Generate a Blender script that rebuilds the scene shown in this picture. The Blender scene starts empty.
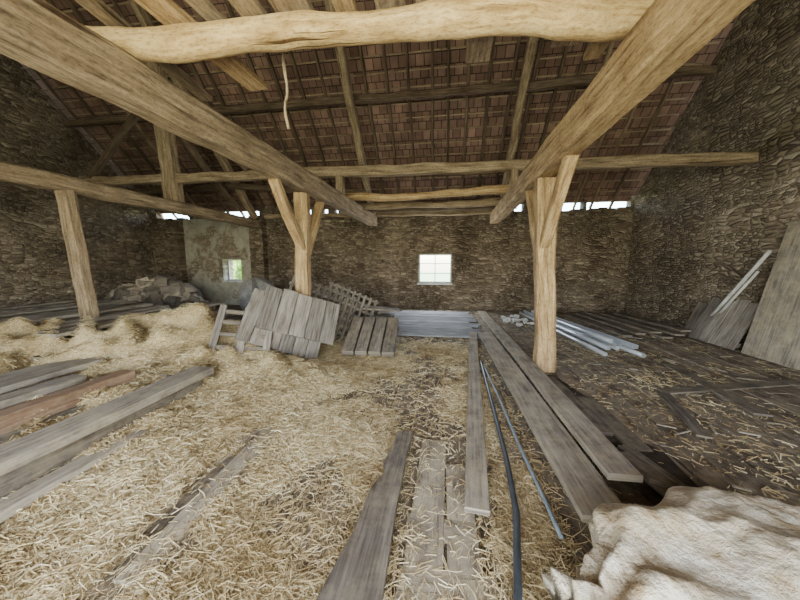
import bpy, math, random, bmesh
import numpy as np
from mathutils import Vector, Matrix, noise
random.seed(7); rng=np.random.default_rng(7)
D=bpy.data; C=bpy.context
# ------------------------------------------------------------------ camera
f=305.0
cd=D.cameras.new('camera'); cam=D.objects.new('camera',cd); C.collection.objects.link(cam)
cam.location=(0,0,1.55); cam.rotation_euler=(math.radians(83),0,math.radians(8.3))
cd.sensor_width=36; cd.lens=f*36/800; cd.clip_start=0.05
C.scene.camera=cam

# ------------------------------------------------------------------ materials
def newmat(n):
    m=D.materials.new(n); m.use_nodes=True; nt=m.node_tree
    b=nt.nodes['Principled BSDF']; b.inputs['Roughness'].default_value=.9
    b.inputs['Specular IOR Level'].default_value=.2
    return m,nt,b
def N(nt,t,**k):
    n=nt.nodes.new(t)
    for a,v in k.items(): setattr(n,a,v)
    return n
def ramp(nt,src,stops):
    r=N(nt,'ShaderNodeValToRGB'); e=r.color_ramp.elements
    while len(e)<len(stops): e.new(.5)
    for i,(p,c) in enumerate(stops): e[i].position=p; e[i].color=(*c,1)
    nt.links.new(src,r.inputs[0]); return r.outputs[0]
def mix(nt,fac,a,b,mode='MIX'):
    m=N(nt,'ShaderNodeMix',data_type='RGBA',blend_type=mode)
    for i,v in ((0,fac),(6,a),(7,b)):
        if isinstance(v,(int,float)): m.inputs[i].default_value=v
        elif isinstance(v,tuple): m.inputs[i].default_value=(*v,1)
        else: nt.links.new(v,m.inputs[i])
    return m.outputs[2]
def math_(nt,op,a,b=0.0):
    m=N(nt,'ShaderNodeMath',operation=op)
    for i,v in ((0,a),(1,b)):
        if isinstance(v,(int,float)): m.inputs[i].default_value=v
        else: nt.links.new(v,m.inputs[i])
    return m.outputs[0]
def bump(nt,b,h,dist,strength=1):
    n=N(nt,'ShaderNodeBump'); n.inputs['Distance'].default_value=dist; n.inputs['Strength'].default_value=strength
    nt.links.new(h,n.inputs['Height']); nt.links.new(n.outputs[0],b.inputs['Normal'])
def noise_(nt,vec,scale,detail=4,rough=.6):
    n=N(nt,'ShaderNodeTexNoise'); n.inputs['Scale'].default_value=scale; n.inputs['Detail'].default_value=detail
    n.inputs['Roughness'].default_value=rough
    if vec is not None: nt.links.new(vec,n.inputs['Vector'])
    return n.outputs['Fac']
def scalevec(nt,vec,s):
    m=N(nt,'ShaderNodeVectorMath',operation='MULTIPLY'); nt.links.new(vec,m.inputs[0]); m.inputs[1].default_value=s
    return m.outputs[0]

def wood(name,dark,mid,light,dust=None,dustamt=.0,bumpd=.006,vary=.5,grain=22,worm=False):
    m,nt,b=newmat(name)
    uv=N(nt,'ShaderNodeUVMap',uv_map='UVMap').outputs[0]
    g=noise_(nt,scalevec(nt,uv,(1.2,grain,1)),1.6,6,.65)
    g2=noise_(nt,scalevec(nt,uv,(2.5,6,1)),1.0,4,.6)
    col=ramp(nt,g,[(.28,dark),(.5,mid),(.74,light)])
    isl=N(nt,'ShaderNodeNewGeometry').outputs['Random Per Island']
    tint=ramp(nt,isl,[(0,(1-vary,1-vary,1-vary)),(1,(1.0,1.0,1.0))])
    col=mix(nt,1.0,col,tint,'MULTIPLY')
    st=ramp(nt,g2,[(.3,(.6,.56,.52)),(.6,(1,1,1))])
    col=mix(nt,1.0,col,st,'MULTIPLY')
    if dust:
        dn=noise_(nt,uv,3.5,6,.75)
        fac=ramp(nt,dn,[(.42,(0,0,0)),(.7,(dustamt,)*3)])
        col=mix(nt,fac,col,dust)
    h=math_(nt,'ADD',math_(nt,'MULTIPLY',g,.6),math_(nt,'MULTIPLY',ramp(nt,g,[(.3,(0,0,0)),(.42,(1,1,1))]),.4))
    if worm:
        f2=noise_(nt,scalevec(nt,uv,(14,40,1)),1.5,5,.75)
        col=mix(nt,.8,col,ramp(nt,f2,[(.34,(.45,.37,.30)),(.52,(1,1,1))]),'MULTIPLY')
        ck=noise_(nt,scalevec(nt,uv,(.7,26,1)),1.0,3,.5)
        crk=ramp(nt,ck,[(.31,(.22,.17,.13)),(.35,(1,1,1))])
        col=mix(nt,.9,col,crk,'MULTIPLY')
        h=math_(nt,'ADD',math_(nt,'ADD',h,math_(nt,'MULTIPLY',f2,.6)),crk)
    nt.links.new(col,b.inputs['Base Color'])
    bump(nt,b,h,bumpd)
    return m
M_beam=wood('old_oak_beam',(.23,.14,.065),(.48,.33,.165),(.69,.505,.28),vary=.1,bumpd=.014,grain=14,worm=True)
M_beamg=wood('old_oak_beam_grey',(.15,.108,.068),(.34,.255,.16),(.54,.42,.27),vary=.1,bumpd=.014,grain=14,worm=True)
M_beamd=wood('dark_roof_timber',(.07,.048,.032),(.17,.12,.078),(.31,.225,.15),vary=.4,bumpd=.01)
M_log=wood('peeled_log',(.38,.23,.085),(.62,.435,.20),(.79,.60,.32),vary=.1,bumpd=.02,grain=9,worm=True)
M_grey=wood('weathered_grey_board',(.125,.105,.085),(.33,.285,.23),(.49,.435,.355),dust=(.5,.42,.28),dustamt=.65,vary=.35)
M_rack=wood('weathered_rack_board',(.09,.08,.07),(.27,.235,.195),(.43,.385,.325),vary=.45)
M_greyd=wood('dark_grey_board',(.06,.05,.042),(.155,.13,.105),(.28,.24,.2),dust=(.4,.33,.22),dustamt=.45,vary=.3)
M_brown=wood('brown_board',(.14,.08,.045),(.3,.18,.11),(.45,.31,.2),dust=(.45,.38,.26),dustamt=.4,vary=.3)
M_buried=wood('dusty_buried_board',(.17,.14,.105),(.32,.27,.205),(.43,.37,.28),dust=(.5,.43,.3),dustamt=.95,vary=.25)
M_floor=wood('dusty_floorboards',(.085,.066,.05),(.2,.16,.12),(.32,.265,.205),dust=(.35,.285,.2),dustamt=.85,vary=.5)
M_pale=wood('pale_grey_board',(.17,.17,.17),(.34,.34,.345),(.52,.525,.535),vary=.5)

def stonecol(nt,axis,tone,pos,warm=1.0,smearamt=.35):
    sp=N(nt,'ShaderNodeSeparateXYZ'); nt.links.new(pos,sp.inputs[0])
    cb=N(nt,'ShaderNodeCombineXYZ')
    nt.links.new(sp.outputs[axis],cb.inputs[0]); nt.links.new(sp.outputs[2],cb.inputs[1])
    dn=N(nt,'ShaderNodeTexNoise'); dn.inputs['Scale'].default_value=1.9; dn.inputs['Detail'].default_value=5
    nt.links.new(pos,dn.inputs['Vector'])
    dv=scalevec(nt,dn.outputs['Color'],(.22,.18,0))
    ad=N(nt,'ShaderNodeVectorMath',operation='ADD'); nt.links.new(cb.outputs[0],ad.inputs[0]); nt.links.new(dv,ad.inputs[1])
    def layer(s,rnd_):
        v=scalevec(nt,ad.outputs[0],s)
        vo=N(nt,'ShaderNodeTexVoronoi',voronoi_dimensions='2D',feature='DISTANCE_TO_EDGE'); vo.inputs['Scale'].default_value=1; vo.inputs['Randomness'].default_value=rnd_
        vc=N(nt,'ShaderNodeTexVoronoi',voronoi_dimensions='2D',feature='F1'); vc.inputs['Scale'].default_value=1; vc.inputs['Randomness'].default_value=rnd_
        nt.links.new(v,vo.inputs['Vector']); nt.links.new(v,vc.inputs['Vector'])
        s2=N(nt,'ShaderNodeSeparateColor'); nt.links.new(vc.outputs['Color'],s2.inputs[0])
        return vo.outputs['Distance'],s2.outputs[0],s2.outputs[1]
    d1,c1,e1=layer((4.2,13.0,0),.8); d2,c2,e2=layer((8.5,19.0,0),.85)
    sel=ramp(nt,noise_(nt,pos,2.1,3,.6),[(.49,(0,0,0)),(.51,(1,1,1))])
    dist=mix(nt,sel,d1,d2); cc=mix(nt,sel,c1,c2); ee=mix(nt,sel,e1,e2)
    k=lambda c:(c[0]*tone,c[1]*tone*(2-warm)**.5,c[2]*tone*(2-warm))
    col=ramp(nt,cc,[(0,k((.19,.15,.105))),(.35,k((.29,.232,.165))),(.7,k((.40,.33,.24))),(1,k((.58,.50,.385)))])
    fine=noise_(nt,pos,22,5,.7)
    col=mix(nt,.8,col,ramp(nt,fine,[(.3,(.6,.6,.6)),(.7,(1.15,1.12,1.08))]),'MULTIPLY')
    edge=ramp(nt,dist,[(.02,(0,0,0)),(.12,(1,1,1))])
    big=noise_(nt,pos,.8,4,.6)
    mort=ramp(nt,big,[(.38,k((.10,.08,.06))),(.6,k((.29,.235,.17)))])
    col=mix(nt,edge,mort,col)
    smear=ramp(nt,noise_(nt,pos,1.3,6,.7),[(.54,(0,0,0)),(.62,(smearamt,)*3)])
    col=mix(nt,smear,col,k((.38,.32,.24)))
    col=mix(nt,.8,col,ramp(nt,big,[(.3,(.52,.5,.47)),(.65,(1.1,1.1,1.1))]),'MULTIPLY')
    h=math_(nt,'ADD',math_(nt,'MULTIPLY',ramp(nt,dist,[(0,(0,0,0)),(.25,(1,1,1))]),math_(nt,'ADD',ee,.5)),math_(nt,'MULTIPLY',fine,.45))
    return col,h
def stone(name,axis,tone=1.0,warm=1.0):
    m,nt,b=newmat(name)
    pos=N(nt,'ShaderNodeTexCoord').outputs['Object']
    col,h=stonecol(nt,axis,tone,pos,warm)
    nt.links.new(col,b.inputs['Base Color']); bump(nt,b,h,.028)
    return m
M_stx=stone('rubble_stone_back',0,.70,1.10); M_sty=stone('rubble_stone_gable',1,.80,1.04)
def plaster(name,c,cover=.5):
    m,nt,b=newmat(name)
    pos=N(nt,'ShaderNodeTexCoord').outputs['Object']
    sc,sh=stonecol(nt,0,.8,pos,1.08)
    n=noise_(nt,pos,3,6,.7)
    col=ramp(nt,n,[(.3,tuple(x*.6 for x in c)),(.55,c),(.75,tuple(x*1.15 for x in c))])
    n2=noise_(nt,pos,1.1,6,.65)
    fac=ramp(nt,n2,[(cover,(0,0,0)),(cover+.06,(.85,.85,.85))])
    nt.links.new(mix(nt,fac,col,sc),b.inputs['Base Color']); bump(nt,b,noise_(nt,pos,14,5,.7),.02); return m
M_pl=plaster('old_lime_plaster',(.38,.35,.265),.5)

def tiles():
    m,nt,b=newmat('clay_roof_tiles_underside')
    uv=N(nt,'ShaderNodeUVMap',uv_map='UVMap').outputs[0]
    br=N(nt,'ShaderNodeTexBrick'); nt.links.new(uv,br.inputs['Vector'])
    br.offset=.5; br.inputs['Scale'].default_value=1
    br.inputs['Brick Width'].default_value=.2; br.inputs['Row Height'].default_value=.24
    br.inputs['Mortar Size'].default_value=.008; br.inputs['Mortar Smooth'].default_value=.3
    br.inputs['Color1'].default_value=(.155,.092,.068,1); br.inputs['Color2'].default_value=(.25,.155,.115,1)
    br.inputs['Mortar'].default_value=(.035,.026,.02,1)
    n=noise_(nt,uv,1.2,5,.7); n2=noise_(nt,uv,.35,3,.6)
    col=mix(nt,1,br.outputs['Color'],ramp(nt,n,[(.3,(.6,.6,.6)),(.7,(1.3,1.25,1.2))]),'MULTIPLY')
    col=mix(nt,1,col,ramp(nt,n2,[(.35,(.65,.65,.65)),(.65,(1.2,1.2,1.2))]),'MULTIPLY')
    nt.links.new(col,b.inputs['Base Color'])
    bump(nt,b,math_(nt,'SUBTRACT',1,br.outputs['Fac']),.02)
    return m
M_tile=tiles()
def plain(name,c,rough=.8,metal=0,nz=0,nscale=6,b_=.0,isl=0):
    m,nt,b=newmat(name); b.inputs['Roughness'].default_value=rough; b.inputs['Metallic'].default_value=metal
    pos=N(nt,'ShaderNodeTexCoord').outputs['Object']; n=noise_(nt,pos,nscale,5,.65)
    col=ramp(nt,n,[(.3,tuple(x*(1-nz) for x in c)),(.7,tuple(min(1,x*(1+nz*.5)) for x in c))])
    if isl:
        ri=N(nt,'ShaderNodeNewGeometry').outputs['Random Per Island']
        col=mix(nt,1,col,ramp(nt,ri,[(0,(1-isl,)*3),(1,(1.2,1.18,1.12))]),'MULTIPLY')
    nt.links.new(col,b.inputs['Base Color'])
    if b_: bump(nt,b,n,b_)
    return m
M_pipe=plain('dark_plastic_pipe',(.06,.068,.078),.4,0,.3,8)
M_pipe2=plain('blue_grey_plastic_pipe',(.2,.24,.28),.45,0,.3,8)
M_metal=plain('galvanised_steel',(.58,.61,.64),.35,.6,.3,3)
M_white=plain('white_pipe_plastic',(.5,.48,.44),.5,0,.3)
M_rubble=plain('limestone_rubble',(.38,.32,.25),.95,0,.4,5,.03,.65)
M_mill=plain('grey_stone',(.26,.245,.22),.95,0,.5,8,.03)
M_leaf=plain('hedge_leaves',(.35,.55,.10),.8,0,.6,9,.1)
M_grass=plain('grass',(.35,.45,.2),.9,0,.3,2)
M_dirt_shade=plain('dark_dirt_and_shade',(.055,.043,.032),.95,0,.5,7,.03)  # underfloor dirt; also painted shade for the floor gap and stone hole
M_wframe=plain('painted_window_frame',(.62,.62,.58),.6,0,.3)

m,nt,b=newmat('straw_strands'); isl=N(nt,'ShaderNodeNewGeometry').outputs['Random Per Island']
col=ramp(nt,isl,[(0,(.29,.205,.105)),(.35,(.49,.385,.205)),(.75,(.68,.565,.325)),(1,(.86,.77,.52))])
pos=N(nt,'ShaderNodeTexCoord').outputs['Object']; pt=noise_(nt,pos,1.1,4,.65)
col=mix(nt,1,col,ramp(nt,pt,[(.35,(.64,.57,.48)),(.6,(1.1,1.1,1.1))]),'MULTIPLY')
nt.links.new(col,b.inputs['Base Color'])
b.inputs['Roughness'].default_value=.6; M_straw=m
m,nt,b=newmat('straw_bed'); pos=N(nt,'ShaderNodeTexCoord').outputs['Object']
w1=noise_(nt,scalevec(nt,pos,(110,24,20)),1,5,.8); w2=noise_(nt,scalevec(nt,pos,(24,110,20)),1,5,.8)
w=math_(nt,'MAXIMUM',w1,w2); big=noise_(nt,pos,1.1,4,.65)
col=ramp(nt,w,[(.42,(.22,.155,.08)),(.54,(.43,.34,.19)),(.68,(.66,.55,.335))])
col=mix(nt,1,col,ramp(nt,big,[(.35,(.62,.56,.47)),(.62,(1.1,1.1,1.1))]),'MULTIPLY')
nt.links.new(col,b.inputs['Base Color']); bump(nt,b,w,.012); M_bed=m

# ------------------------------------------------------------------ mesh builder
class MB:
    def __init__(s): s.v=[];s.f=[];s.uv=[];s.m=[];s.sm=[]
    def face(s,idx,uv,mi=0,sm=False): s.f.append(idx); s.uv.extend(uv); s.m.append(mi); s.sm.append(sm)
    def sweep(s,pts,w,h,mi=0,cham=.012,jit=.0,step=.35,up=(0,0,1),rnd=False,nside=12,scalef=None,jfreq=2.0):
        pts=[Vector(p) for p in pts]; up=Vector(up)
        P=[]
        for i in range(len(pts)-1):
            L=(pts[i+1]-pts[i]).length; n=max(1,int(L/step))
            for k in range(n): P.append(pts[i].lerp(pts[i+1],k/n))
        P.append(pts[-1])
        if rnd: prof=[(math.cos(2*math.pi*k/nside)*w/2,math.sin(2*math.pi*k/nside)*h/2) for k in range(nside)]
        else:
            a,b2,c=w/2,h/2,min(cham,w*.3,h*.3)
            prof=[(a-c,-b2),(a,-b2+c),(a,b2-c),(a-c,b2),(-a+c,b2),(-a,b2-c),(-a,-b2+c),(-a+c,-b2)]
        n=len(prof); per=[0]
        for k in range(n): per.append(per[-1]+(Vector(prof[(k+1)%n])-Vector(prof[k])).length)
        base=len(s.v); uo=random.uniform(0,50); vo=random.uniform(0,50); L=0; Ls=[]
        off=Vector((random.uniform(0,90),)*3)
        for i,p in enumerate(P):
            t=(P[min(i+1,len(P)-1)]-P[max(i-1,0)]).normalized()
            sd=t.cross(up).normalized(); u2=sd.cross(t)
            if i: L+=(p-P[i-1]).length
            Ls.append(L); sc=scalef(i/(len(P)-1)) if scalef else 1
            for (x,y) in prof:
                q=p+sd*x*sc+u2*y*sc
                if jit:
                    q=q+noise.noise_vector(q*jfreq+off)*jit+noise.noise_vector(q*jfreq*4+off)*jit*.3
                s.v.append(q)
        for i in range(len(P)-1):
            for k in range(n):
                a=base+i*n+k; b2=base+i*n+(k+1)%n
                s.face((a,b2,b2+n,a+n),[(uo+Ls[i],vo+per[k]),(uo+Ls[i],vo+per[k+1]),(uo+Ls[i+1],vo+per[k+1]),(uo+Ls[i+1],vo+per[k])],mi,rnd)
        s.face(tuple(base+k for k in reversed(range(n))),[(uo+prof[k][0]*.2,vo+prof[k][1]) for k in reversed(range(n))],mi)
        e=base+(len(P)-1)*n
        s.face(tuple(e+k for k in range(n)),[(uo+prof[k][0]*.2,vo+prof[k][1]) for k in range(n)],mi)
    def board(s,p0,p1,w,t,mi=0,jit=.004,up=(0,0,1),step=.4): s.sweep([p0,p1],w,t,mi,cham=.004,jit=jit,up=up,step=step,jfreq=1.2)
    def prism(s,poly,z0,z1,mi=0,M=None):
        base=len(s.v); n=len(poly); M=M or Matrix()
        for z in (z0,z1):
            for x,y in poly: s.v.append(M@Vector((x,y,z)))
        uo=random.uniform(0,50)
        s.face(tuple(base+k for k in reversed(range(n))),[(poly[k][1]+uo,poly[k][0]) for k in reversed(range(n))],mi)
        s.face(tuple(base+n+k for k in range(n)),[(poly[k][1]+uo,poly[k][0]) for k in range(n)],mi)
        for k in range(n):
            j=(k+1)%n; L=(Vector(poly[j])-Vector(poly[k])).length
            s.face((base+k,base+j,base+n+j,base+n+k),[(uo,0),(uo+L,0),(uo+L,z1-z0),(uo,z1-z0)],mi)
    def box(s,lo,hi,mi=0):
        s.prism([(lo[0],lo[1]),(hi[0],lo[1]),(hi[0],hi[1]),(lo[0],hi[1])],lo[2],hi[2],mi)
    def make(s,name,mats):
        me=D.meshes.new(name); me.from_pydata([tuple(v) for v in s.v],[],s.f)
        l=me.uv_layers.new(name='UVMap'); l.data.foreach_set('uv',np.array(s.uv,dtype=np.float32).ravel())
        me.polygons.foreach_set('material_index',s.m); me.polygons.foreach_set('use_smooth',s.sm)
        for m in mats: me.materials.append(m)
        me.update(); o=D.objects.new(name,me); C.collection.objects.link(o); return o

# ------------------------------------------------------------------ shell
YB=10.2; XR=5.5; XL=-10.85; YF=-2.4; WT=.55
def roofz(y): return 3.3+(10.35-y) if y>4 else 3.3+(10.35-4)-(4-y)
mb=MB(); x=XL
while x<XR:
    w=random.uniform(.2,.3); w=min(w,XR-x); y=YF
    while y<YB-.05:
        L=random.uniform(2,4.5); y2=min(YB,y+L)
        z=random.uniform(-.01,.004)
        mb.sweep([(x+w/2,y+.006,-.03+z),(x+w/2,y2-.006,-.03+z)],w-.022,.06,0,cham=.006,jit=.006,step=.6)
        y=y2
    x+=w
mb.box((XL-.5,YF-.5,-.3),(XR+.5,YB+.5,-.075),1)
mb.make('floor',[M_floor,M_dirt_shade])
def wall_cells(mb,xs,zs,y0,y1,fn):
    for i in range(len(xs)-1):
        for j in range(len(zs)-1):
            m=fn((xs[i]+xs[i+1])/2,(zs[j]+zs[j+1])/2)
            if m is None: continue
            mb.box((xs[i],y0,zs[j]),(xs[i+1],y1,zs[j+1]),m)
W1=(-.88,.23,.86,1.84); W2=(-8.06,-7.32,.88,1.68)
def fb(x,z):
    if W1[0]<x<W1[1] and W1[2]<z<W1[3]: return None
    if W2[0]<x<W2[1] and W2[2]<z<W2[3]: return None
    if -2.12<x<-2.02 and 1.55<z<1.65: return None
    if -9.6<x<-6.75: return 1
    return 0
mb=MB(); wall_cells(mb,[XL-WT,-9.6,W2[0],W2[1],-6.75,-2.12,-2.02,W1[0],W1[1],XR+WT],[-.1,.86,.88,1.55,1.65,1.68,1.84,3.12],YB,YB+WT,fb)
x=XL
while x<XR:
    w=random.uniform(.08,.34)
    openp=.78 if (2.6<x<5.4 or -10.8<x<-6.6) else .25
    if random.random()>openp: mb.box((x,YB+random.uniform(0,.06),3.11),(x+w,YB+.3,3.5),0)
    else: mb.box((x,YB+random.uniform(0,.06),3.11),(x+w,YB+.3,3.12+random.uniform(.0,.09)),0)
    x+=w
mb.make('wall_back',[M_stx,M_pl])
Mx=Matrix(((0,0,1,0),(1,0,0,0),(0,1,0,0),(0,0,0,1)))
gp=[(YF-WT,-.1),(YB+WT,-.1),(YB+WT,3.0),(YB,3.4),(4,9.6),(YF,3.2),(YF-WT,3.0)]
mb=MB(); mb.prism(gp,XR,XR+WT,0,Mx); mb.make('wall_right',[M_sty])
mb=MB(); mb.prism(gp,XL-WT,XL,0,Mx)
mb.make('wall_left',[M_sty])
mb=MB(); wall_cells(mb,[XL,-4.2,2.8,XR],[-.1,3.0,3.2],YF-WT,YF,lambda x,z: None if (-4.2<x<2.8 and z<3.0) else 0)
mb.make('wall_front',[M_stx])
mb=MB(); mb.box((-6.75,YB-.28,-.02),(-6.25,YB,3.1)); mb.box((-10.0,YB-.28,-.02),(-9.55,YB,3.1)); mb.make('wall_pier',[M_stx])
# roof (ceiling)
mb=MB()
for sgn in (1,-1):
    y0,y1=(10.43,4.0) if sgn==1 else (YF-.1,4.0)
    a=[(XL-.6,y0,roofz(y0)),(XR+.6,y0,roofz(y0)),(XR+.6,4,roofz(4)),(XL-.6,4,roofz(4))]
    b0=len(mb.v)
    for q in a: mb.v.append(Vector(q)+Vector((0,0,.16)))
    for q in a: mb.v.append(Vector(q)+Vector((0,0,.22)))
    L=abs(y1-y0)*1.414; ux=XR-XL+1.2; uv=[(0,0),(ux,0),(ux,L),(0,L)]
    mb.face((b0,b0+1,b0+2,b0+3),uv); mb.face((b0+7,b0+6,b0+5,b0+4),uv[::-1])
    for k in range(4):
        j=(k+1)%4; mb.face((b0+k,b0+j,b0+4+j,b0+4+k),[(0,0),(.1,0),(.1,.1),(0,.1)])
y=10.38
while y>4.05:
    z=roofz(y)+.13
    mb.sweep([(XL,y,z),(XR,y,z)],.035,.025,1,cham=.003,jit=.012,step=1.2,up=(0,1,1)); y-=.24
x=XL+.2
while x<XR:
    d=random.uniform(-.12,.12); w=random.uniform(.05,.08)
    mb.sweep([(x,10.5,roofz(10.5)+.06),(x+d,4.0,roofz(4.0)+.06)],w,.09,1 if random.random()<.3 else 2,cham=.01,jit=.03,step=.8,up=(0,1,1))
    x+=random.uniform(.45,.6)
mb.make('ceiling',[M_tile,M_beamg,M_beamd])

# ------------------------------------------------------------------ windows
def window(name,Wd,nv,nh):
    mb=MB(); x0,x1,z0,z1=Wd; y=YB+.3; t=.05
    for a,b in (((x0,y,z0+t/2),(x1,y,z0+t/2)),((x0,y,z1-t/2),(x1,y,z1-t/2))): mb.sweep([a,b],t,t,0,up=(0,0,1))
    for a,b in (((x0+t/2,y,z0),(x0+t/2,y,z1)),((x1-t/2,y,z0),(x1-t/2,y,z1))): mb.sweep([a,b],t,t,0,up=(0,1,0))
    for k in range(nv):
        xx=x0+(x1-x0)*(k+1)/(nv+1); mb.sweep([(xx,y,z0),(xx,y,z1)],.03,.03,0,up=(0,1,0))
    for k in range(nh):
        zz=z0+(z1-z0)*(k+1)/(nh+1); mb.sweep([(x0,y,zz),(x1,y,zz)],.025,.025,0)
    mb.box((x0-.03,YB-.02,z0-.04),(x1+.03,YB+.3,z0),0)
    return mb.make(name,[M_wframe])
window('window_1',W1,1,2); window('window_2',W2,1,0)

# ------------------------------------------------------------------ timbers
def timber(name,segs,mats):
    mb=MB()
    for s_ in segs: mb.sweep(**s_)
    return mb.make(name,mats)
BZ=2.84
timber('tie_beam',[dict(pts=[(-2.33,.0,BZ),(-2.3,4,BZ+.02),(-2.2,9.4,BZ-.02)],w=.25,h=.32,cham=.035,jit=.022,step=.25)],[M_beamg])
timber('tie_beam',[dict(pts=[(1.19,.0,BZ),(1.3,4.5,BZ+.01),(1.40,9.4,BZ-.02)],w=.27,h=.32,cham=.035,jit=.022,step=.25)],[M_beam])
timber('tie_beam',[dict(pts=[(-6.2,-.5,BZ),(-6.25,9.6,BZ-.02)],w=.22,h=.26,cham=.03,jit=.025,step=.25)],[M_beamg])
def post(x0,x1,y,w,mat):
    mb=MB(); zt=BZ-.16
    mb.sweep([(x0,y,0),(x1,y,zt)],w,w*.9,0,cham=.03,jit=.03,step=.2,up=(0,1,0))
    for k,dy in enumerate((-.75,.65)):
        mb.sweep([(x1+.0,y+dy*.05,1.75-(.1 if dy>0 else 0)),(x1,y+dy*1.18,zt+.03)],.12,.14,0,cham=.015,jit=.02,step=.2,up=(1,0,0))
    return mb.make('timber_post',[mat])
post(1.46,1.33,4.54,.25,M_beam); post(-2.45,-2.36,4.95,.22,M_beam)
mb=MB(); mb.sweep([(-5.98,4.35,0),(-6.2,4.35,BZ-.13)],.2,.2,0,cham=.03,jit=.02,step=.2,up=(0,1,0)); mb.make('timber_post',[M_beamg])
mb=MB()
mb.sweep([(-9.2,6.64,3.52),(-2.3,6.64,3.5),(2.0,6.64,3.46),(5.5,6.64,3.42)],.18,.2,0,cham=.02,jit=.03,step=.3)
for x in (-2.28,1.34): mb.sweep([(x,6.64,2.95),(x,6.64,3.42)],.16,.16,0,jit=.01,up=(0,1,0))
mb.make('purlin_beam',[M_beamg])
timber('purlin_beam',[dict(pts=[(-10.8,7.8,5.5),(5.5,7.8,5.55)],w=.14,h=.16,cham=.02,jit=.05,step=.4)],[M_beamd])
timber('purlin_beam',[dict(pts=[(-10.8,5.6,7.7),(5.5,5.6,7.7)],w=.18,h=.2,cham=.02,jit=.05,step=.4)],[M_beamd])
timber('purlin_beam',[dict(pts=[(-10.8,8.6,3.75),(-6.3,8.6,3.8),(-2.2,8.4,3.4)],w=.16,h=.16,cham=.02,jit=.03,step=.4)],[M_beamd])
for x in (-6.25,-2.25,1.6):
    timber('principal_rafter',[dict(pts=[(x,9.55,3.0),(x,4.05,8.75)],w=.17,h=.2,cham=.02,jit=.04,step=.4,up=(0,1,1))],[M_beamg])
timber('queen_post',[dict(pts=[(-6.35,6.6,2.97),(-6.5,6.55,6.2)],w=.34,h=.26,cham=.03,jit=.03,step=.3,up=(0,1,0))],[M_beamg])
mb=MB()
mb.sweep([(-6.3,8.8,3.2),(-6.35,6.6,4.8)],.12,.14,0,jit=.02,up=(1,0,0))
mb.sweep([(-8.6,6.6,3.6),(-6.5,6.6,5.6)],.12,.12,0,jit=.02,up=(0,1,0))
mb.sweep([(-4.4,6.6,3.6),(-6.3,6.6,5.4)],.12,.12,0,jit=.02,up=(0,1,0))
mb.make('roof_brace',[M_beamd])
timber('wall_plate',[dict(pts=[(-6.0,9.75,3.08),(1.8,9.75,3.05)],w=.16,h=.14,cham=.02,jit=.03,step=.4)],[M_beamg])
def log(name,pts,r,mat,jit=.03):
    mb=MB(); mb.sweep(pts,r*2,r*2,0,rnd=True,nside=16,jit=jit,step=.06,jfreq=1.6,
       scalef=lambda t:1+.10*math.sin(t*9)+.05*math.sin(t*31+1)); return mb.make(name,[mat])
log('rough_log',[(-2.75,2.08,3.13),(-2.2,2.12,3.12),(-1.5,2.17,3.11),(-.9,2.17,3.12),(-.2,2.22,3.12),(.5,2.28,3.13),(1.0,2.4,3.13),(1.5,2.47,3.15)],.098,M_log,.035)
log('rough_log',[(-2.7,7.1,3.1),(-1.2,7.1,3.02),(0,7.12,3.08),(1.9,7.05,3.14)],.085,M_beam)
log('rough_log',[(-2.6,8.3,3.08),(-.5,8.3,3.05),(1.9,8.3,3.1)],.085,M_beamg)
log('rough_log',[(-2.6,8.95,3.08),(-.5,8.95,3.05),(1.9,8.95,3.08)],.07,M_beamd)
mb=MB()
for p0,p1,w,mi in (((-2.0,1.2,3.28),(-1.82,2.95,3.24),.2,0),((-1.78,1.0,3.30),(-1.62,2.5,3.28),.12,1),((-1.35,1.2,3.27),(-1.33,2.45,3.26),.16,1),
    ((-.1,1.2,3.27),(-.15,2.5,3.26),.15,1),((.55,1.2,3.28),(.58,2.65,3.28),.16,1),((1.1,1.2,3.30),(1.22,3.05,3.29),.13,0),((.2,1.4,3.26),(.25,2.9,3.27),.2,1),
    ((-1.0,1.0,3.27),(-1.05,2.5,3.27),.24,1),((.85,1.2,3.28),(.9,2.8,3.28),.2,1),((-.65,1.2,3.27),(-.7,2.45,3.27),.14,0),((-2.25,1.1,3.27),(-2.5,3.1,3.25),.12,1),((-.4,1.2,3.28),(-.38,2.55,3.27),.2,1)):
    mb.board(p0,p1,w,.05,mi,.02)
for p0,p1,w in (((-2.6,1.75,3.36),(1.6,1.8,3.36),.2),((-2.5,1.45,3.35),(1.6,1.42,3.35),.16)):
    mb.board(p0,p1,w,.06,1,.02)
mb.make('loft_planks',[M_beam,M_beamg])
mb=MB(); mb.sweep([(-1.29,2.5,3.25),(-1.31,2.52,2.95),(-1.31,2.5,2.64)],.024,.024,0,rnd=True,nside=6,jit=.02,step=.05,jfreq=6); mb.make('hanging_stick',[M_beamg])

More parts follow.
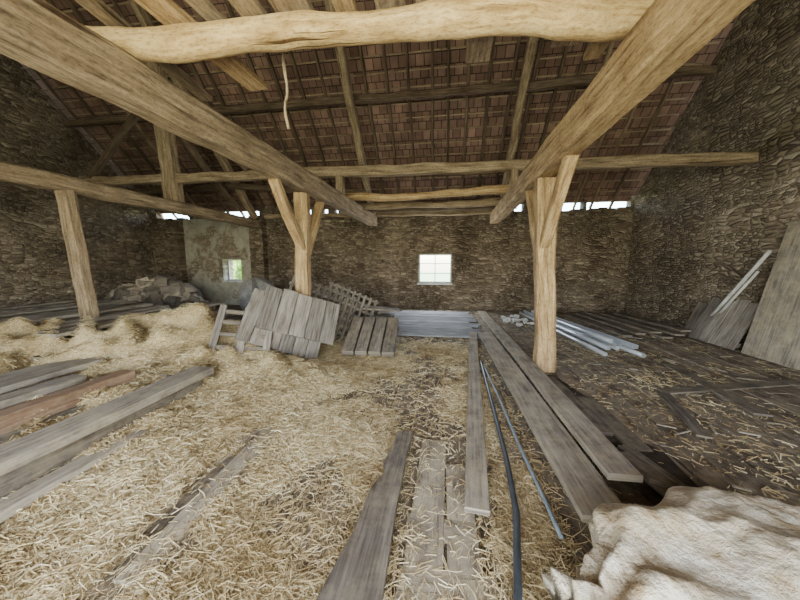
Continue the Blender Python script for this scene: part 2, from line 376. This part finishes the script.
# ------------------------------------------------------------------ straw
def hfun(x,y):
    n=(np.sin(x*3.1+1.3*np.sin(y*2.3))+np.sin(y*3.7+1.7*np.sin(x*2.9+1)))*.5
    n2=(np.sin(x*11+2*np.sin(y*7))+np.sin(y*13+2*np.sin(x*9)))*.5
    def g(cx,cy,rx,ry,h): return h*np.exp(-((x-cx)/rx)**2-((y-cy)/ry)**2)
    h=.004+.018*n+.009*n2
    h-=g(.03,1.45,.25,1.15,.085); h-=g(-1.58,1.9,.2,.9,.045); h-=g(-.9,1.9,.25,.5,.03); h-=g(-.2,3.6,.4,.6,.035)
    m=g(-3.5,2.0,.75,1.6,.22)+g(-3.95,4.3,1.0,.8,.62)+g(-2.5,3.8,.8,.45,.18)+g(-6.0,3.2,1.8,1.4,.35)+g(-7.0,4.5,2.2,1.7,.3)+g(-4.9,3.3,.6,.5,.25)+g(-3.1,3.35,.4,.35,.14)
    h+=m*(1+.28*n2+.15*n)
    h+=g(-2.2,3.0,.6,.8,.07)
    h-=.10/(1+np.exp(-(x-.75)*8))
    h-=.14/(1+np.exp(-(y-6.3)*5))
    h-=.5/(1+np.exp((x+9.5)*4))
    h-=.4/(1+np.exp(-(y-9.2)*8))
    return h
def dens(x,y):
    h=hfun(x,y)
    d=np.clip((h+.018)*35,.10,1)
    board=np.exp(-((x-.03)/.27)**4-((y-1.5)/1.05)**4); d=d*(1-.8*board)
    board=np.exp(-((x+1.6-.05*(y-1.8))/.17)**4-((y-1.85)/.8)**4); d=d*(1-.75*board)
    d=np.where(x>.75,.045+.045*np.sin(x*2.3+np.sin(y*2)*2)*np.sin(y*1.7+1),d)
    d=np.where(y>7,.03,d)
    return np.clip(d,.008,1)
gx=np.linspace(-9.9,1.6,360); gy=np.linspace(.3,9.3,300)
X,Y=np.meshgrid(gx,gy); Z=hfun(X,Y)+rng.normal(0,.003,X.shape)
nv0=X.size; V0=np.stack([X.ravel(),Y.ravel(),Z.ravel()],1)
ii=np.arange(nv0).reshape(X.shape); F0=np.stack([ii[:-1,:-1],ii[:-1,1:],ii[1:,1:],ii[1:,:-1]],-1).reshape(-1,4)
keep=(Z.ravel()[F0].max(1)>-.03); F0=F0[keep]
V0[:,2]=np.maximum(V0[:,2],-.05)
NS=310000
cand=NS*5; th=rng.uniform(-1.25,1.15,cand); rr=.75*(12/.75)**rng.uniform(0,1,cand)
sx=np.sin(th)*rr-.0; sy=np.cos(th)*rr
ok=(sx>-9.5)&(sx<5.3)&(sy>.3)&(sy<9.8)&(rng.uniform(0,1,cand)<dens(sx,sy)); sx=sx[ok][:NS]; sy=sy[ok][:NS]
n=len(sx)
h=np.maximum(hfun(sx,sy),0.0)+rng.exponential(.005,n)+.001
bm_=(sy>.7)&(sy<2.6)&(sx>-.24)&(sx<.32); h=np.where(bm_,np.maximum(h,.030),h)
bm_=(np.abs(sx+1.65)<.28)&(sy>1)&(sy<2.8); h=np.where(bm_,np.maximum(h,.024),h)
L=rng.uniform(.02,.085,n)*np.where(rng.uniform(0,1,n)<.12,2.0,1); yaw=rng.uniform(0,2*np.pi,n); pit=rng.normal(0,.12,n)
pit=np.where(hfun(sx,sy)>.15,pit*2.2,pit)
dist=np.sqrt(sx**2+sy**2); wd=rng.uniform(.0009,.0018,n)*np.clip(dist/1.8,1,2.2); L=L*np.clip(dist/4,1,1.4)
dirx=np.cos(yaw)*np.cos(pit); diry=np.sin(yaw)*np.cos(pit); dirz=np.sin(pit)
px=-np.sin(yaw); py=np.cos(yaw)
bend=rng.normal(0,.10,n)*L; rise=np.abs(rng.normal(0,.06,n))*L
V=np.zeros((n,6,3))
for k,(t,bf) in enumerate(((-.5,0),(0,1),(.5,0))):
    cx=sx+dirx*L*t+px*bend*bf; cy=sy+diry*L*t+py*bend*bf
    cz=np.maximum(h+dirz*L*t+rise*bf,0.003)
    for s_,sg in ((0,-1),(1,1)):
        V[:,k*2+s_,0]=cx+px*wd*sg; V[:,k*2+s_,1]=cy+py*wd*sg; V[:,k*2+s_,2]=cz+sg*wd*.5
base=(np.arange(n)*6+nv0)[:,None]
F1=np.concatenate([base+np.array([0,2,3,1]),base+np.array([2,4,5,3])],0)
VA=np.concatenate([V0,V.reshape(-1,3)]); FA=np.concatenate([F0,F1])
me=D.meshes.new('straw_litter'); me.vertices.add(len(VA)); me.vertices.foreach_set('co',VA.astype(np.float32).ravel())
me.loops.add(FA.size); me.loops.foreach_set('vertex_index',FA.astype(np.int32).ravel())
me.polygons.add(len(FA)); me.polygons.foreach_set('loop_start',np.arange(len(FA),dtype=np.int32)*4)
me.polygons.foreach_set('material_index',np.concatenate([np.zeros(len(F0)),np.ones(len(F1))]).astype(np.int32))
me.update(calc_edges=True); me.materials.append(M_bed); me.materials.append(M_straw)
C.collection.objects.link(D.objects.new('straw_litter',me))

# ------------------------------------------------------------------ floor planks
def plank(name,p0,p1,w,t,mat,jit=.006):
    mb=MB(); mb.board(p0,p1,w,t,0,jit); return mb.make(name,[mat])
plank('long_plank',(.63,6.6,.05),(.22,1.72,.06),.15,.035,M_grey)
plank('long_plank',(.86,6.5,.07),(.96,1.75,.07),.28,.05,M_grey)
plank('long_plank',(1.13,9.5,.06),(1.22,2.08,.12),.22,.05,M_grey)
mb=MB(); mb.prism([(-.57,.85),(-.24,.85),(-.265,1.6),(-.27,2.2),(-.25,2.52),(-.385,2.5),(-.39,2.25),(-.43,2.08),(-.40,1.95),(-.46,1.8),(-.47,1.5),(-.53,1.15)],.03,.075)
mb.make('dark_broken_plank',[M_greyd])
mb=MB()
mb.board((-1.50,1.1,.003),(-1.58,2.5,.004),.15,.03,0,.012); mb.board((-1.78,1.9,.004),(-1.70,2.7,.004),.12,.03,0,.012)
mb.board((-.09,.8,.006),(-.06,2.5,.008),.2,.03,0,.008); mb.board((.13,.7,.006),(.12,2.2,.006),.17,.03,0,.008)
mb.board((-.2,1.62,.014),(.2,1.6,.014),.15,.02,0,.004); mb.board((-.2,1.28,.014),(.28,1.3,.014),.16,.02,0,.004)
mb.make('half_buried_boards',[M_buried])
mb=MB()
mb.sweep([(.58,4.7,.03),(.53,3.2,.04),(.50,2.3,.04),(.455,1.76,.05),(.36,1.3,.06),(.27,.9,.06)],.04,.04,0,rnd=True,nside=10,step=.1); mb.make('plastic_pipe',[M_pipe])
mb=MB()
mb.sweep([(.60,4.5,.03),(.63,3.4,.04),(.64,2.49,.04),(.66,1.9,.04),(.66,1.62,.05)],.024,.024,0,rnd=True,nside=10,step=.1); mb.make('plastic_pipe',[M_pipe2])
mb=MB()
for p0,p1,w in (((1.5,2.0,.05),(1.42,2.5,.04),.12),((1.65,1.95,.04),(1.5,2.6,.03),.1),((1.45,2.8,.02),(1.42,4.2,.02),.14),((1.75,2.02,.06),(1.4,2.15,.10),.08),((1.62,2.6,.01),(1.6,3.6,.01),.18)):
    mb.board(p0,p1,w,.035,0,.02)
mb.prism([(1.36,2.0),(1.75,2.1),(1.8,2.6),(1.6,3.0),(1.66,3.6),(1.5,4.3),(1.36,4.3)],.0,.012,1)  # thin dark sheet: dirt plus painted shade of the missing-floor gap
mb.make('broken_floor_boards',[M_greyd,M_dirt_shade])
mb=MB()
for p0,p1,w,mi in (((2.6,3.9,.02),(4.3,4.4,.02),.14,0),((3.2,3.4,.02),(3.4,5.0,.02),.16,0),((2.3,2.9,.02),(2.6,3.9,.02),.12,0),((3.9,4.6,.02),(4.8,4.3,.02),.14,0)):
    mb.board(p0,p1,w,.02,mi,.01)
for k in range(70):
    x=random.uniform(1.8,5.0); y=random.uniform(2.2,6.8); a=random.uniform(0,3.14); l=random.uniform(.05,.22)
    mb.board((x,y,.014),(x+l*math.cos(a),y+l*math.sin(a),.016),random.uniform(.015,.05),.012,random.randint(0,1),.003,step=.2)
mb.make('wood_scraps',[M_greyd,M_grey])
mb=MB(); y=6.4
while y<9.6:
    w=random.uniform(.2,.3); mb.board((-1.7+random.uniform(-.25,.1),y,.02),(.78+random.uniform(-.15,.1),y,.02),w-.035,.03,0,.006); y+=w
mb.make('laid_floorboards',[M_pale])

# left near stack with upright side boards (low box)
mb=MB()
for i,(x,y0,y1,z,w,t,mi) in enumerate(((-2.84,.6,3.15,.27,.27,.08,0),(-3.4,.6,2.75,.34,.16,.09,1),(-3.78,.5,2.55,.36,.2,.06,0),(-2.62,.6,2.15,.06,.16,.06,0),(-2.95,.6,2.9,.12,.26,.08,2),(-3.4,.6,2.5,.22,.3,.08,2),(-4.15,.8,3.0,.37,.22,.06,0),(-4.5,.8,3.1,.34,.25,.06,0),
    (-2.755,.6,3.0,.12,.045,.2,2),(-3.3,.6,2.7,.2,.04,.22,1),(-3.7,.6,2.5,.22,.04,.22,2))):
    mb.board((x,y0,z),(x+random.uniform(-.02,.02),y1,z+.0),w,t,mi,.008)
mb.board((-2.75,2.98,.13),(-3.3,2.98,.16),.04,.2,2,.006)
mb.make('board_stack',[M_grey,M_brown,M_greyd])
# left far stack
mb=MB()
for lev,z in enumerate((.3,.38,.46,.54,.62)):
    x=-9.4+lev*.12
    while x<-4.75-lev*.1:
        w=random.uniform(.18,.32)
        if not(-6.4<x+w/2<-5.75) and random.random()<.85:
            mb.board((x+w/2,3.3+random.uniform(-.5,.4),z),(x+w/2+random.uniform(-.1,.1),5.9+random.uniform(-.6,.7),z+random.uniform(-.01,.02)),w-.02,.05,random.choice((0,0,1)),.01)
        x+=w
for p0,p1 in (((-5.0,3.6,.14),(-9.4,3.6,.14)),((-5.0,5.5,.14),(-9.4,5.5,.14))): mb.sweep([p0,p1],.2,.26,0,jit=.01)
mb.make('board_stack',[M_grey,M_greyd])

# ------------------------------------------------------------------ racks in the middle
def panel(mb,o,ux,uy,W,Hh,nb,t=.03,mi=0,gap=.012,cross=(.15,.85),ct=.04,side=1,evar=.03,cw=.08,cmi=None):
    o=Vector(o);ux=Vector(ux).normalized();uy=Vector(uy)
    uy=(uy-ux*uy.dot(ux)); uy.normalize();nn=ux.cross(uy).normalized()
    bw=W/nb
    for k in range(nb):
        c=o+ux*(bw*(k+.5)); e=random.uniform(-evar,evar)
        mb.board(c,c+uy*(Hh+e),bw-gap,t,mi,.004,up=nn)
    for q in cross:
        c=o+uy*Hh*q+nn*side*(t/2+ct/2); mb.board(c,c+ux*W,cw,ct,mi if cmi is None else cmi,.004,up=nn)
# ladder-like rack: two stiles with rungs, leaning back to the left
mb=MB()
o=Vector((-3.02,3.32,.04)); ux=Vector((.62,.30,-.10)).normalized(); uy=Vector((-.52,.50,.80)); uy=(uy-ux*uy.dot(ux)).normalized(); nn=ux.cross(uy)
for q in (0,.34,.68): mb.board(o+ux*q,o+ux*q+uy*1.18,.095,.05,0,.005,up=nn)
for q in (.10,.30,.50,.70,.90,1.08): mb.board(o+uy*q-ux*.05+nn*-.0,o+uy*q+ux*.73,.055,.035,1,.003,up=nn)
mb.make('ladder_rack',[M_rack,M_greyd])
mb=MB()
panel(mb,(-2.90,3.78,.50),(.80,.52,-.42),(-.1,.5,.72),1.22,.86,6,cross=(.08,.9),side=-1,evar=.015,ct=.045)
panel(mb,(-2.72,4.0,.62),(.80,.52,-.34),(-.1,.4,.75),1.2,.7,5,cross=(.1,.9),side=-1,evar=.02,ct=.045)
mb.make('leaning_board_panel',[M_rack])
mb=MB()
panel(mb,(-3.2,5.25,.46),(.86,.36,-.40),(-.2,.28,.85),1.4,1.05,11,gap=.07,cross=(.05,.2,.35,.5,.65,.8,.95),ct=.03,t=.025,cw=.06,side=-1,evar=.0,cmi=1)
panel(mb,(-2.6,5.75,.42),(.86,.30,-.40),(-.2,.28,.8),1.15,.9,9,gap=.07,cross=(.06,.24,.42,.6,.78,.95),ct=.03,t=.025,cw=.055,side=-1,evar=.0,cmi=1)
mb.make('lattice_rack',[M_greyd,M_rack])
mb=MB()
panel(mb,(-1.9,6.0,.12),(1,.25,0),(-.2,.7,.25),.6,.9,4,gap=.06,cross=(.1,.4,.7,.95),ct=.03)
for p0,p1,w in (((-2.5,6.2,.6),(-1.0,6.7,.5),.2),((-2.3,6.6,.62),(-.9,6.3,.55),.18),((-2.6,6.4,.52),(-1.2,6.9,.47),.25)): mb.board(p0,p1,w,.035,0,.01)
mb.board((-2.1,6.3,.22),(-2.0,6.8,.22),.3,.44,0,.01); mb.board((-1.3,6.3,.2),(-1.25,6.7,.2),.3,.4,0,.01)
mb.make('loose_board_pile',[M_rack])
mb=MB()
panel(mb,(-1.68,4.72,.06),(1,.06,0),(.04,.9,.4),.9,1.0,4,t=.1,gap=.03,cross=(.2,.8),side=-1)
mb.make('wooden_pallet',[M_greyd])

# galvanised pipes / rails on the right
mb=MB()
for k,(x0,x1,z) in enumerate(((2.30,2.66,.04),(2.44,2.84,.04),(2.36,2.75,.12),(2.6,3.05,.04),(2.52,2.96,.13),(2.74,3.24,.04),(2.46,2.88,.20),(2.68,3.16,.13))):
    p0=Vector((x0,9.6-k*.12,z)); p1=Vector((x1,5.35+.1*(k*3%5),z))
    if k%3==1:
        mb.sweep([p0,p1],.09,.012,0,cham=.002)
        mb.sweep([p0+Vector((-.04,0,.03)),p1+Vector((-.04,0,.03))],.012,.06,0,cham=.002)
        mb.sweep([p0+Vector((.04,0,.03)),p1+Vector((.04,0,.03))],.012,.06,0,cham=.002)
    else: mb.sweep([p0,p1],.075,.075,0,rnd=True,nside=14,step=1)
mb.make('metal_rails',[M_metal])
mb=MB()
for k in range(7):
    x=3.6+k*.24; mb.board((x,9.3+random.uniform(-.3,.3),.04+.05*(k%3)),(x+.15,6.6+random.uniform(-.4,.4),.05+.05*(k%3)),.2,.04,0,.01)
mb.make('board_pile',[M_greyd])
mb=MB()
panel(mb,(5.0,4.2,.03),(0,1,0),(.42,0,2.2),1.6,2.2,5,t=.035,gap=.006,cross=(.12,.88),side=1)
mb.make('leaning_door_panel',[M_grey])
mb=MB()
panel(mb,(5.0,5.95,.03),(0,1,0),(.38,0,.85),1.0,.9,4,t=.03,gap=.006,cross=(.12,.88))
panel(mb,(5.15,6.1,.03),(0,1,0),(.25,0,.65),1.25,.7,4,t=.03,gap=.006,cross=())
mb.make('leaning_boards',[M_rack])
mb=MB(); mb.sweep([(5.22,6.75,.5),(5.38,6.0,1.75)],.06,.06,0,rnd=True,nside=12); mb.sweep([(5.2,6.55,.6),(5.38,6.15,1.4)],.045,.045,0,rnd=True,nside=12); mb.make('white_pipe',[M_white])

wx,wy,wz=-5.05,7.6,.58
mb=MB(); mb.sweep([(wx,wy-.09,wz),(wx+.02,wy-.07,wz),(wx+.02,wy+.09,wz)],1.14,1.14,0,rnd=True,nside=40,step=1,jit=.012)
mb.sweep([(wx,wy-.1,wz),(wx,wy-.085,wz)],.2,.2,1,rnd=True,nside=20)  # dark disc paints the shade of the centre hole; nothing is cut
mb.make('millstone',[M_mill,M_dirt_shade])

def rubble(name,pts,mat,sub=2,clampv=.75,fl=(.5,.8)):
    bm=bmesh.new()
    for (x,y,z,r) in pts:
        g=bmesh.ops.create_icosphere(bm,subdivisions=sub,radius=1)
        o=Vector((random.uniform(0,99),)*3); S=Vector((r*random.uniform(.8,1.4),r*random.uniform(.7,1.1),r*random.uniform(*fl)))
        Rm=Matrix.Rotation(random.uniform(0,6),3,'Z')@Matrix.Rotation(random.uniform(-.5,.5),3,'X')@Matrix.Rotation(random.uniform(-.4,.4),3,'Y')
        for v in g['verts']:
            c=v.co*(1+.5*noise.noise(v.co*1.5+o)); c=Vector([max(-clampv,min(clampv,a)) for a in c])
            v.co=Rm@Vector((c.x*S.x,c.y*S.y,c.z*S.z))+Vector((x,y,z))
    me=D.meshes.new(name); bm.to_mesh(me); bm.free(); me.materials.append(mat)
    o=D.objects.new(name,me); C.collection.objects.link(o); return o
pts=[]
for k in range(230):
    a=random.uniform(0,6.28); q=random.random()**.5
    x=-8.85+1.55*q*math.cos(a); y=8.2+1.0*q*math.sin(a)
    hh=1.05*(1-q**2)
    pts.append((x,y,.04+(random.random()**.4)*hh,random.uniform(.2,.36)))
rubble('stone_rubble_heap',pts,M_rubble,2,.6,(.6,.95))
rubble('plaster_debris',[(random.uniform(1.6,2.2),random.uniform(7.6,9),.04,random.uniform(.03,.09)) for k in range(22)],M_white)

# sack bottom right
nu,nvv=220,140; V=[];F=[]
for i in range(nu):
    t=i/(nu-1)
    for j in range(nvv):
        a=2*math.pi*j/nvv
        s_=-1+2*t
        r=max(0,1-abs(s_)**3.0)**.5
        if s_<-.5:
            k=(-s_-.5)/.5; r=r*(1-k)+k*.36
            if s_<-.85: r=.36+(-s_-.85)*1.1
        x=s_*.78+.05*noise.noise(Vector((math.cos(a)*2,math.sin(a)*2,s_)))
        y=math.copysign(abs(math.cos(a))**.8,math.cos(a))*.44*r; z=math.copysign(abs(math.sin(a))**.8,math.sin(a))*.20*r
        g=max(0,(-s_-.1))
        fold=math.sin(a*13+3*noise.noise(Vector((x*3,y*3,z*3))))*.045*g
        nz=noise.ridged_multi_fractal(Vector((x*1.5+y*1.0,y*2.8-x*.6,z*3.2))+Vector((3,1,7)),1.0,2.1,4,1.0,2.0)
        nz2=noise.noise(Vector((x*2.5,y*2.5,z*2.5)))
        cr=1-abs(noise.noise(Vector((x*5+y*3,y*7-x*2,z*6))))*2
        d=(nz-1.2)*.05+nz2*.08+fold+cr*.014
        V.append(Vector((x,y,z))+Vector((0,math.cos(a),math.sin(a)))*d)
for i in range(nu-1):
    for j in range(nvv):
        F.append((i*nvv+j,(i)*nvv+(j+1)%nvv,(i+1)*nvv+(j+1)%nvv,(i+1)*nvv+j))
F.append(tuple(range(nvv))[::-1]); F.append(tuple((nu-1)*nvv+j for j in range(nvv)))
Rz=Matrix.Rotation(math.radians(22),3,'Z')
V=[Rz@v+Vector((1.27,1.24,.20)) for v in V]
V=[Vector((v.x,v.y,max(v.z,.012))) for v in V]
me=D.meshes.new('crumpled_sack'); me.from_pydata([tuple(v) for v in V],[],F)
me.polygons.foreach_set('use_smooth',[True]*len(F)); me.update()
m,nt,b=newmat('dirty_white_sack'); pos=N(nt,'ShaderNodeTexCoord').outputs['Object']
n1=noise_(nt,pos,3.0,6,.7); n2=noise_(nt,pos,9,6,.75)
col=ramp(nt,n1,[(.36,(.38,.28,.16)),(.48,(.58,.49,.35)),(.6,(.73,.665,.53))])
col=mix(nt,.7,col,ramp(nt,n2,[(.38,(.58,.48,.35)),(.54,(1,1,1))]),'MULTIPLY')
nt.links.new(col,b.inputs['Base Color']); b.inputs['Roughness'].default_value=.55
bump(nt,b,noise_(nt,pos,14,7,.65),.04); me.materials.append(m)
C.collection.objects.link(D.objects.new('crumpled_sack',me))

# ------------------------------------------------------------------ outside
mb=MB(); mb.box((-40,YB+WT+.05,-.5),(30,60,-.35)); mb.box((-40,-40,-.5),(30,YF-WT-.05,-.35)); mb.make('grass_ground',[M_grass])
rubble('garden_hedge',[(random.uniform(-15,-8.5),random.uniform(14,15),random.uniform(-.2,1.6),random.uniform(.25,.5)) for k in range(260)],M_leaf,2,1)

# ------------------------------------------------------------------ light
w=D.worlds.new('sky'); C.scene.world=w; w.use_nodes=True; nt=w.node_tree; bg=nt.nodes['Background']
sky=N(nt,'ShaderNodeTexSky'); sky.sky_type='NISHITA'; sky.sun_disc=False; sky.sun_elevation=math.radians(50); sky.sun_rotation=math.radians(90)
nt.links.new(sky.outputs[0],bg.inputs[0]); bg.inputs[1].default_value=3.2
l=D.lights.new('sun','SUN'); l.energy=22; l.angle=.01; o=D.objects.new('sun',l); o.rotation_euler=(0,math.radians(35),0); C.collection.objects.link(o)
def area(name,loc,rot,sx_,sy_,e,col):
    l=D.lights.new(name,'AREA'); l.shape='RECTANGLE'; l.size=sx_; l.size_y=sy_; l.energy=e; l.color=col
    o=D.objects.new(name,l); o.location=loc; o.rotation_euler=rot; C.collection.objects.link(o)
area('doorway_daylight',(-.7,YF+.05,1.55),(math.radians(90),0,0),6.6,2.7,700,(1,.925,.79))
area('window_daylight',(-.32,YB+.02,1.35),(math.radians(-90),0,0),1.0,.9,130,(.86,.93,1))
